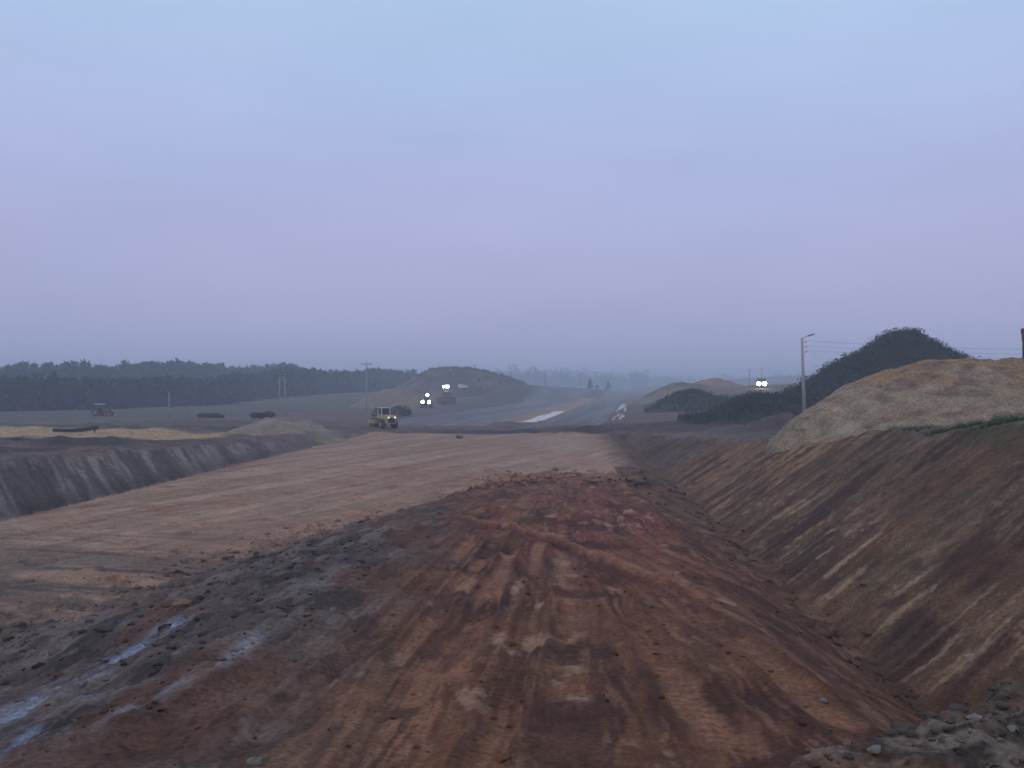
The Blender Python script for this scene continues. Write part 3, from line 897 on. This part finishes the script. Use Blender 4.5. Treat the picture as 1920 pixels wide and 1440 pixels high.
# ------------------------------------------------------------------ clods and stones
def clods(name, pts, sizes, label, cat, seed):
    g = np.random.default_rng(seed)
    b = bmesh.new(); bmesh.ops.create_icosphere(b, subdivisions=1, radius=1.0)
    bv = np.array([v.co[:] for v in b.verts]); bf = np.array([[v.index for v in f.verts] for f in b.faces]); b.free()
    n, k = len(pts), len(bv)
    sc3 = np.stack([g.uniform(.6, 1.5, n), g.uniform(.6, 1.5, n), g.uniform(.4, .8, n)], -1) * sizes[:, None]
    jit = g.uniform(.55, 1.25, (n, k, 1))
    a = g.uniform(0, 6.28, n)
    R = np.zeros((n, 3, 3)); R[:, 0, 0] = np.cos(a); R[:, 0, 1] = -np.sin(a); R[:, 1, 0] = np.sin(a); R[:, 1, 1] = np.cos(a); R[:, 2, 2] = 1
    V = np.einsum('nij,nkj->nki', R, bv[None] * jit * sc3[:, None, :]) + pts[:, None, :]
    Fc = (bf[None] + (np.arange(n) * k)[:, None, None]).reshape(-1, 3)
    C = terrain(pts[:, 0], pts[:, 1])[1] * g.uniform(.6, 1.15, (n, 1))
    o = np_mesh(name, V.reshape(-1, 3), Fc, M['spoil'], smooth=False, cols=np.repeat(C, k, axis=0))
    return tag(o, label, cat, kind='stuff')

def scatter(n, fn, seed):
    g = np.random.default_rng(seed)
    xy = fn(g, n)
    z = terrain(xy[:, 0], xy[:, 1])[0]
    return np.stack([xy[:, 0], xy[:, 1], z + .01], -1), g
def f_border(g, n):
    y = g.uniform(12, 60, n); return np.stack([left_edge(y) + g.normal(.8, 1.0, n), y], -1)
pts, g_ = scatter(1500, f_border, 301)
clods('clods', pts, .025 + .15 * g_.random(len(pts)) ** 6, 'crumbled soil clods along the ragged border of ramp and sand', 'clods', 1)
pts, g_ = scatter(500, lambda g, n: np.stack([g.uniform(-6, 5.5, n), g.normal(57, 4, n)], -1), 302)
clods('clods', pts, .04 + .25 * g_.random(len(pts)) ** 5, 'red clay lumps tipped over the far end of the ramp', 'clods', 2)
pts, g_ = scatter(900, lambda g, n: np.stack([g.normal(7.0, .6, n), g.uniform(9, 60, n)], -1), 303)
clods('clods', pts, .02 + .14 * g_.random(len(pts)) ** 6, 'loose brown clods fallen into the bottom of the right trench', 'clods', 3)
pts, g_ = scatter(9000, lambda g, n: np.stack([g.uniform(.6, 8, n), g.uniform(3.8, 9.5, n)], -1), 304)
pts = pts[terrain(pts[:, 0], pts[:, 1])[2] == 6]
clods('gravel', pts, .004 + .030 * g_.random(len(pts)) ** 4, 'fine crumbs of grey soil over the near spoil edge', 'gravel', 4)
pts, g_ = scatter(900, lambda g, n: np.stack([g.uniform(-5, 5, n), g.uniform(8, 34, n)], -1), 305)
clods('clods', pts, .008 + .06 * g_.random(len(pts)) ** 6, 'small brown clods strewn over the track marks of the ramp', 'clods', 5)
pts, g_ = scatter(1200, lambda g, n: np.stack([g.uniform(-10.5, -4.5, n), g.uniform(8.5, 30, n)], -1), 306)
clods('clods', pts, .012 + .11 * g_.random(len(pts)) ** 5, 'grey clods in the churned left flank of the ramp', 'clods', 6)

def stone(px, py, y, size, mat, label, name, cat, seed, group=None, sub=2):
    a, b = ray(px, py)
    # walk along the sight line to where it meets the ground
    t = np.linspace(2.5, 140, 6000)
    z = terrain(a * t, t)[0]
    hit = np.argmax(z > EYE.z + b * t)
    yy = t[hit]; x = a * yy; z = z[hit]
    bm = bmesh.new(); bmesh.ops.create_icosphere(bm, subdivisions=sub, radius=1)
    r = random.Random(seed)
    o = (r.uniform(0, 50), r.uniform(0, 50))
    for v in bm.verts:
        k = .35 + 1.2 * float(fbm(np.array([v.co.x * 1.4 + o[0]]), np.array([v.co.y * 1.4 + v.co.z * 2 + o[1]]), seed, 3)[0])
        v.co = Vector((v.co.x * size * k * r.uniform(.95, 1.05), v.co.y * size * k, v.co.z * size * k * .7))
    me = bpy.data.meshes.new(name); bm.to_mesh(me); bm.free(); me.materials.append(M[mat])
    ob = link(bpy.data.objects.new(name, me)); ob.location = (x, yy, z + size * .05); ob.rotation_euler = (0, 0, r.uniform(0, 6))
    return tag(ob, label, cat, group)
stone(478, 1430, 0, .075, 'rock', 'small pale stone at the foot of the clay ramp', 'stone', 'stone', 1)
stone(338, 1138, 0, .26, 'clod_clay', 'round tan clod on the grey left flank of the ramp', 'soil_clod', 'clod', 2)
stone(862, 822, 0, .42, 'iron', 'small dark lump lying alone on the sand before its far end', 'dark_lump', 'lump', 3)
stone(1545, 1318, 0, .055, 'rock', 'whitish stone on brown clay near the trench bottom', 'stone', 'stone', 4)
stone(1240, 945, 0, .30, 'clod_clay', 'pale clod on the shoulder at the end of the ramp', 'soil_clod', 'clod', 5)
for i, (px, py, s) in enumerate([(1690, 1372, .062), (1672, 1382, .040), (1712, 1384, .035), (1745, 1345, .045), (1795, 1333, .045), (1828, 1347, .040), (1812, 1318, .055),
                                 (1870, 1352, .032), (1900, 1370, .030), (1640, 1415, .035), (1590, 1422, .030), (1880, 1330, .035)]):
    stone(px, py, 0, s, 'rock' if i in (5, 8, 9) else 'clod', ('pale stone half sunk in the rough spoil edge' if i in (5, 8, 9) else 'dark grey soil lump on the rough spoil edge'),
          'stone' if i in (5, 8, 9) else 'soil_clod', 'stone' if i in (5, 8, 9) else 'clod', 40 + i, 'pale stones on the spoil edge' if i in (5, 8, 9) else 'soil lumps on the spoil edge')

# ------------------------------------------------------------------ poles and wires
def lamp_post():
    y = 115.0
    b = at(1509, 776, y)
    z = min(b.z, gz(b.x, y)) - .3
    H = at(1503, 634, y).z - z
    r = empty('lamp_post', (b.x, y, z), 0, 'grey concrete lamp post with a single arm in front of the dark heap', 'lamp post')
    lean = -.35
    MB().tube((0, 0, 0), (lean, 0, H), .25, .15, 12).build('post', 'concrete', r, True)
    MB().tube((lean, 0, H - .25), (lean + .35, 0, H + .15), .035).tube((lean + .35, 0, H + .15), (lean + .75, 0, H + .30), .035).build('arm', 'grey', r)
    lh = MB().box((lean + 1.15, 0, H + .40), (1.05, .34, .20), (0, -.28, 0), .06, (.75, .7)).build('lamp_head', 'grey', r)
    for k in range(3):
        zz = H - .55 - .62 * k
        br = MB().tube((lean + .1, 0, zz), (lean + .55 + .04 * k, 0, zz), .03).build('bracket', 'iron', r)
        MB().tube((lean + .50 + .04 * k, 0, zz), (lean + .50 + .04 * k, 0, zz + .22), .06, .04, 8).build('insulator', 'porcelain', br)
    return r, [Vector((b.x + lean + .5 + .04 * k, y, z + H - .55 - .62 * k + .22)) for k in range(3)]
lp, ends = lamp_post()
wire_lab = ['topmost thin overhead wire strung right from the lamp post', 'middle thin overhead wire strung right from the lamp post', 'lowest thin overhead wire strung right from the lamp post']
for k, p in enumerate(ends):
    q = Vector((112, 128, 13.2 - .62 * k))
    mb = MB(); N_ = 14
    pts_ = [p.lerp(q, i / N_) - Vector((0, 0, 1.6 * 4 * (i / N_) * (1 - i / N_))) for i in range(N_ + 1)]
    for i in range(N_): mb.tube(pts_[i], pts_[i + 1], .012, seg=5)
    tag(mb.build('overhead_wire', 'iron'), wire_lab[k], 'wire')
r = empty('utility_pole', (112, 128, gz(112, 128) - .3), 0, 'concrete pole that ends the wires far right of the lamp post', 'pole')
zt = 13.6 - r.location.z
MB().tube((0, 0, 0), (0, 0, zt), .24, .15, 10).build('post', 'concrete', r, True)
for k in range(3):
    MB().tube((-.1, 0, 13.2 - .62 * k - r.location.z - .1), (.4, 0, 13.2 - .62 * k - r.location.z - .1), .03).build('bracket', 'iron', r)

def pole(px, pyt, pyb, y, label, mat='concrete', kind='T', rad=.16):
    t, b = at(px, pyt, y), at(px, pyb, y)
    z = gz(t.x, y) - .3
    H = t.z - z
    r = empty('utility_pole', (t.x, y, z), .2, label, 'pole')
    if kind == 'A':
        for s in (-1, 1):
            MB().tube((s * .75, 0, 0), (s * .45, 0, H), rad, rad * .7, 8).build('post', mat, r, True)
        MB().box((0, 0, H - .3), (2.4, .14, .16)).build('crossarm', 'iron', r)
        MB().box((0, 0, H * .45), (1.2, .12, .14)).build('brace', mat, r)
    else:
        MB().tube((0, 0, 0), (0, 0, H), rad, rad * .65, 8).build('post', mat, r, True)
        ca = MB().box((0, 0, H - .35), (2.5, .14, .14)).build('crossarm', 'iron', r)
        for s in (-1.1, 0, 1.1):
            MB().tube((s, 0, H - .3), (s, 0, H + .05 + (.3 if s == 0 else 0)), .06, .04, 6).build('insulator', 'porcelain', ca)
    return r
pole(687, 680, 762, 205, 'tall concrete pole with a crossarm rising above the wood by the brown heap', 'concrete')
pole(529, 702, 785, 180, 'pale twin-legged concrete pole against the dark wood', 'concrete', 'A', .13)
pole(317, 735, 785, 170, 'short pale pole at the edge of the field before the front row of pines', 'concrete')
pole(890, 684, 720, 470, 'thin pole behind the rounded grassy hill', 'wood')
pole(1022, 695, 726, 520, 'dark pole on the long bank left of the far road', 'wood', rad=.22)
pole(1088, 698, 726, 640, 'faint dark pole with a crossarm among the distant trees', 'wood', rad=.2)
pole(1405, 692, 722, 470, 'faint stout pole on the right bank before the hazy horizon', 'wood', rad=.26)
pole(1428, 690, 722, 480, 'faint thin pole above the lit truck on the right bank', 'wood', rad=.16)

def stake(px, py, y, h, label, mat='dry'):
    x = ray(px, 720)[0] * y
    z = gz(x, y) - .1
    r = empty('survey_stake', (x, y, z), 0, label, 'stake')
    MB().box((0, 0, h / 2), (.07, .05, h), (.04, .06, 0)).build('shaft', mat, r)
    MB().box((.02, 0, h - .15), (.20, .06, .22), (.04, .06, 0)).build('marker', 'yellow', r)
stake(350, 0, 140, 1.5, 'yellow-tipped survey stake beside the short pale pole')
stake(372, 0, 135, 1.7, 'taller pale survey stake at the end of the yellow sand strip')

# dark sheet pile lying on a prop above the yellow strip
def trough():
    y = 86.0
    L, Rr = at(100, 809, y), at(183, 804, y + 3)
    zL, zR = L.z, Rr.z
    r = empty('steel_trough', (L.x, y, gz(L.x, y)), 0, 'long dark steel trough propped on a post above the yellow sand', 'trough')
    d = Rr - L; ln = d.length
    org = Vector(r.location)
    segs = 10
    mb = MB()
    prev = None
    for i in range(segs + 1):
        t = i / segs
        p = L.lerp(Rr, t) - org + Vector((0, 0, -.16 * math.sin(math.pi * t)))
        if prev is not None:
            c = (p + prev) / 2; dv = p - prev
            ang = math.atan2(dv.y, dv.x); pit = -math.asin(dv.z / dv.length)
            mb.box(c, (dv.length * 1.06, .75, .08), (0, pit, ang))
            mb.box(c + Vector((.3 * math.sin(ang), -.36 * math.cos(ang), .14)), (dv.length * 1.06, .06, .36), (0, pit, ang))
            mb.box(c + Vector((-.3 * math.sin(ang), .36 * math.cos(ang), .14)), (dv.length * 1.06, .06, .36), (0, pit, ang))
        prev = p
    mb.build('channel', 'plank', r)
    for t, w in ((.2, .16), (.93, .10)):
        p = L.lerp(Rr, t) - org
        gzl = gz(p.x + org.x, p.y + org.y) - org.z
        MB().tube((p.x, p.y, gzl - .2), (p.x, p.y, p.z - .08), w, w * .8, 8).build('prop', 'wood', r)
trough()

# dark tower at the right edge
tb = at(1914, 617, 72)
ta = -math.atan2(tb.x, tb.y)
tcx = tb + Vector((math.cos(ta), math.sin(ta), 0)) * 1.55 + Vector((-math.sin(ta), math.cos(ta), 0)) * 1.55
tz = gz(tcx.x, tcx.y) - .2
tr = empty('brick_tower', (tcx.x, tcx.y, tz), ta, 'dark narrow brick tower with a reddish cap behind the sand pile', 'tower')
TH = tb.z - tz
MB().box((0, 0, TH / 2 - .2), (2.9, 2.9, TH - .4), bevel=.03).build('wall', 'brick', tr)
MB().box((0, 0, TH - .55), (3.0, 3.0, .5), bevel=.03).build('cornice', 'red', tr)
MB().box((0, 0, TH - .12), (3.1, 3.1, .36), bevel=.04).build('roof', 'brick', tr)
dr = MB().box((0, -1.47, 1.1), (1.0, .06, 2.1), bevel=.01).build('door', 'iron', tr)
MB().tube((.35, -1.56, 1.1), (.35, -1.50, 1.1), .04).build('handle', 'grey', dr)

# ------------------------------------------------------------------ machines (x forward, z up)
def wheel(parent, p, r, w):
    o = MB().tube((p[0], p[1] - w / 2, p[2]), (p[0], p[1] + w / 2, p[2]), r, seg=18).build('wheel', 'rubber', parent)
    MB().tube((p[0], p[1] - w / 2 - .03, p[2]), (p[0], p[1] + w / 2 + .03, p[2]), r * .5, seg=12).build('rim', 'grey', o)
def lampo(parent, p, r, mat='lamp', name='headlight', d=(1, 0, 0)):
    p = Vector(p); d = Vector(d)
    h = MB().tube(p - d * .14, p - d * .02, r * .7, r * 1.08, 12).build(name, 'iron', parent)
    MB().ball(p, r, 2, (.35, 1, 1)).build('lens', mat, h, True)

def place(px, py_base, y, rz, name, label, cat, lift=None):
    x = ray(px, 720)[0] * y
    z = gz(x, y) if lift is None else lift
    return empty(name, (x, y, z), rz, label, cat)

def roller():
    y = 127
    x = at(718, 800, y).x
    r = place(718, 0, y, math.radians(180 - 52), 'road_roller', 'yellow single-drum road roller standing at the end of the sand', 'roller')
    y0 = MB().tube((1.55, -1.0, .75), (1.55, 1.0, .75), .75, seg=24).build('drum', 'iron', r)
    fr = MB()
    for s in (-1, 1): fr.box((1.45, s * 1.12, .95), (1.9, .14, .5), bevel=.03)
    fr.box((2.45, 0, .95), (.18, 2.3, .5), bevel=.03).box((.5, 0, .95), (.2, 2.3, .55), bevel=.03)
    fr.build('drum_frame', 'yellow', r)
    MB().box((.15, 0, .9), (.6, .7, .5), bevel=.05).build('articulation', 'iron', r)
    MB().prism([(-2.75, .75), (-.3, .75), (-.3, 1.75), (-1.4, 1.95), (-2.6, 1.8), (-2.75, 1.5)], -.78, .78).build('engine_hood', 'yellow', r)
    MB().box((-2.78, 0, 1.25), (.06, 1.1, .7)).build('grille', 'iron', r)
    for s in (-1, 1): wheel(r, (-1.65, s * .98, .72), .72, .5)
    for sx in (-.95, .25):
        for s in (-.68, .68): MB().tube((sx, s, 1.5), (sx * .92, s * .95, 2.95), .055).build('cab_post', 'white', r)
    MB().box((-.35, 0, 3.0), (1.55, 1.6, .12), bevel=.04).build('cab_roof', 'white', r)
    MB().box((-.35, 0, 1.75), (1.1, 1.3, .55)).build('cab_base', 'yellow', r)
    MB().box((-.35, 0, 2.45), (1.05, 1.28, .85)).build('windscreen', 'glass', r)
    for s in (-.55, .55): lampo(r, (.45, s, 2.85), .10, 'lamp_glint', 'work_lamp')
    for s in (-.5, .5): lampo(r, (-2.82, s, 1.62), .13, 'lamp_glint', 'rear_lamp', (-1, 0, 0))
roller()

def land(px, py):
    """point where the sight line through a photo pixel meets what is built so far"""
    a, b = ray(px, py)
    bpy.context.view_layer.update()
    h = scn.ray_cast(bpy.context.evaluated_depsgraph_get(), EYE + Vector((a, 1, b)) * 9, Vector((a, 1, b)).normalized())
    print('land', px, py, [round(v, 1) for v in h[1]])
    return h[1]

def face_cam(x, y, extra=0.0):
    return math.atan2(-y, -x) + extra

def van():
    x, y, z = land(868, 729)
    r = empty('van', (x, y, z), face_cam(x, y, .6), 'small white van parked on the slope of the grassy hill', 'van')
    MB().prism([(-2.2, .35), (2.2, .35), (2.25, .95), (1.5, 1.15), (.9, 1.9), (-2.2, 1.95)], -.88, .88).build('body', 'white', r)
    MB().box((1.22, 0, 1.5), (.05, 1.5, .75), (0, -.65, 0)).build('windscreen', 'glass', r)
    for s in (-1, 1): MB().box((.35, s * .885, 1.5), (1.0, .02, .5)).build('side_window', 'glass', r)
    for sx in (1.4, -1.4):
        for s in (-.8, .8): wheel(r, (sx, s, .33), .33, .22)
    for s in (-.65, .65): MB().ball((2.22, s, .8), .13, 2, (.4, 1, 1)).build('headlight', 'grey', r)
van()

def loader():
    x, y, z = land(800, 764)
    r = empty('wheel_loader', (x, y, z), face_cam(x, y, -.12), 'wheel loader with two bright headlights and one roof lamp driving on the road', 'loader')
    MB().prism([(-3.0, .8), (-.2, .8), (-.2, 1.7), (-1.0, 2.0), (-2.9, 1.9)], -1.0, 1.0).build('engine_hood', 'yellow', r)
    MB().box((.9, 0, 1.0), (2.2, 1.4, .6), bevel=.05).build('front_frame', 'yellow', r)
    MB().box((-.35, 0, 2.35), (1.4, 1.5, 1.6), bevel=.06, taper=(.85, .9)).build('cab', 'glass', r)
    MB().box((-.35, 0, 3.2), (1.5, 1.6, .12), bevel=.03).build('cab_roof', 'grey', r)
    for sx in (1.3, -1.7):
        for s in (-1.15, 1.15): wheel(r, (sx, s, .8), .8, .6)
    MB().prism([(2.5, .15), (3.6, .15), (3.5, .3), (2.75, .5), (2.8, 1.2), (2.5, 1.2)], -1.35, 1.35).build('bucket', 'iron', r)
    for s in (-.5, .5):
        MB().tube((.9, s, 1.4), (2.5, s, .8), .12).build('lift_arm', 'yellow', r)
    for s in (-.93, .93): lampo(r, (2.0, s, 1.55), .42)
    for s in (-.93, .93): MB().tube((1.8, s, 1.0), (1.8, s, 1.6), .05).build('lamp_bracket', 'iron', r)
    lampo(r, (.45, .25, 3.45), .36, 'lamp', 'roof_lamp')
    return r

def dozer():
    x, y, z = land(836, 742)
    r = empty('bulldozer', (x, y, z), face_cam(x, y, .1), 'red bulldozer with blazing roof lamps on the hillside', 'bulldozer')
    for s in (-1, 1):
        t = MB()
        t.prism([(-1.9, .45), (-1.5, .02), (1.5, .02), (1.9, .45), (1.5, .92), (-1.5, .92)], s * 1.15 - .28, s * 1.15 + .28)
        t.build('track', 'rubber', r)
    MB().box((.9, 0, 1.35), (1.7, 1.2, 1.0), bevel=.06).build('engine_hood', 'red', r)
    MB().box((-.5, 0, 1.2), (1.6, 1.7, .7), bevel=.05).build('body', 'red', r)
    MB().box((-.6, 0, 2.35), (1.4, 1.5, 1.6), bevel=.05, taper=(.9, .9)).build('cab', 'glass', r)
    MB().box((-.6, 0, 3.2), (1.6, 1.7, .14), bevel=.03).build('cab_roof', 'red', r)
    MB().prism([(2.3, .1), (2.55, .05), (2.45, .7), (2.6, 1.3), (2.35, 1.3), (2.25, .7)], -1.7, 1.7).build('blade', 'iron', r)
    for s in (-1.0, 1.0): MB().tube((0, s, .6), (2.3, s, .5), .1).build('push_arm', 'iron', r)
    for s in (-.85, -.28, .28, .85): lampo(r, (.2, s, 3.75), .46, 'lamp', 'roof_lamp')
    MB().box((.05, 0, 3.35), (.1, 2.0, .3)).build('lamp_bar', 'iron', r)
    for s in (-.42, .42): lampo(r, (1.80, s, 1.85), .17, 'lamp_glint', 'headlight')  # dim glowing lenses added for reflections seen below the roof lamps
    for s in (-1.0, 1.0): lampo(r, (.25, s, 2.55), .15, 'lamp_glint', 'side_glint')  # same added glow, reflections beside the cab
    return r
dozer()

def truck(px, py, turn, label, paint, body, lit, big=.42, name='dump_truck'):
    x, y, z = land(px, py)
    r = empty(name, (x, y, z), face_cam(x, y, turn), label, 'truck')
    MB().box((-.4, 0, .85), (7.0, .9, .3)).build('chassis', 'iron', r)
    cb = MB().prism([(1.6, .6), (3.45, .6), (3.45, 1.6), (3.2, 2.75), (1.6, 2.75)], -1.2, 1.2).build('cab', paint, r)
    MB().box((3.36, 0, 2.1), (.05, 2.1, .8), (0, -.21, 0)).build('windscreen', 'glass', cb)
    MB().box((3.5, 0, .75), (.2, 2.4, .35), bevel=.04).build('bumper', 'iron', r)
    MB().prism([(-3.9, 1.15), (1.3, 1.15), (1.4, 2.7), (-3.8, 2.45)], -1.22, 1.22).build('dump_body', body, r)
    for sx in (2.5, -1.5, -2.8):
        for s in (-1.0, 1.0): wheel(r, (sx, s, .5), .5, .35)
    for s in (-.85, .85): lampo(r, (3.66, s, 1.15), big if lit else .14, 'lamp' if lit else 'grey')
    return r
loader()
truck(837, 759, .75, 'dark red dump truck with unlit lamps parked below the bulldozer', 'red', 'red', False)
truck(1427, 727, .05, 'truck with blazing headlights coming over the right bank', 'grey', 'red', True, .55)

def tractor():
    y = 178
    x = ray(192, 720)[0] * y
    r = empty('tractor', (x, y, gz(x, y)), math.radians(-14), 'dark red tractor with a pale cab roof before the pine wood', 'tractor')
    MB().box((1.1, 0, 1.15), (1.7, .75, .75), bevel=.06).build('engine_hood', 'red', r)
    MB().box((-.3, 0, .95), (1.5, .7, .5)).build('chassis', 'iron', r)
    MB().box((-.55, 0, 1.8), (1.3, 1.35, 1.15), bevel=.04, taper=(.9, .9)).build('cab', 'glass', r)
    MB().box((-.55, 0, 2.45), (1.5, 1.5, .16), bevel=.04).build('cab_roof', 'white', r)
    for s in (-.85, .85):
        wheel(r, (-.85, s, .82), .82, .45); wheel(r, (1.5, s, .5), .5, .3)
        MB().box((-.85, s, 1.7), (1.3, .5, .08), bevel=.02).build('fender', 'red', r)
    MB().tube((1.2, .25, 1.5), (1.2, .25, 2.3), .04).build('exhaust', 'iron', r)
    for s in (-.28, .28): MB().ball((1.97, s, 1.25), .1, 2, (.4, 1, 1)).build('headlight', 'grey', r)
tractor()

# ------------------------------------------------------------------ dusk haze
hz = MB().box((0, 1250, 12), (17000, 2760, 46)).build('haze', M['grey'])
hz.data.materials.clear()
hm = bpy.data.materials.new('haze_air')
hm.use_nodes = True
t = hm.node_tree
t.nodes.clear()
ho = t.nodes.new('ShaderNodeOutputMaterial')
pv = t.nodes.new('ShaderNodeVolumePrincipled')
pv.inputs['Color'].default_value = (.76, .86, 1.0, 1)
pv.inputs['Density'].default_value = .00125
pv.inputs['Anisotropy'].default_value = .1
t.links.new(pv.outputs[0], ho.inputs['Volume'])
hz.data.materials.append(hm)
tag(hz, 'thin bluish evening haze over the whole site', 'haze', kind='stuff')
hz.display_type = 'WIRE'
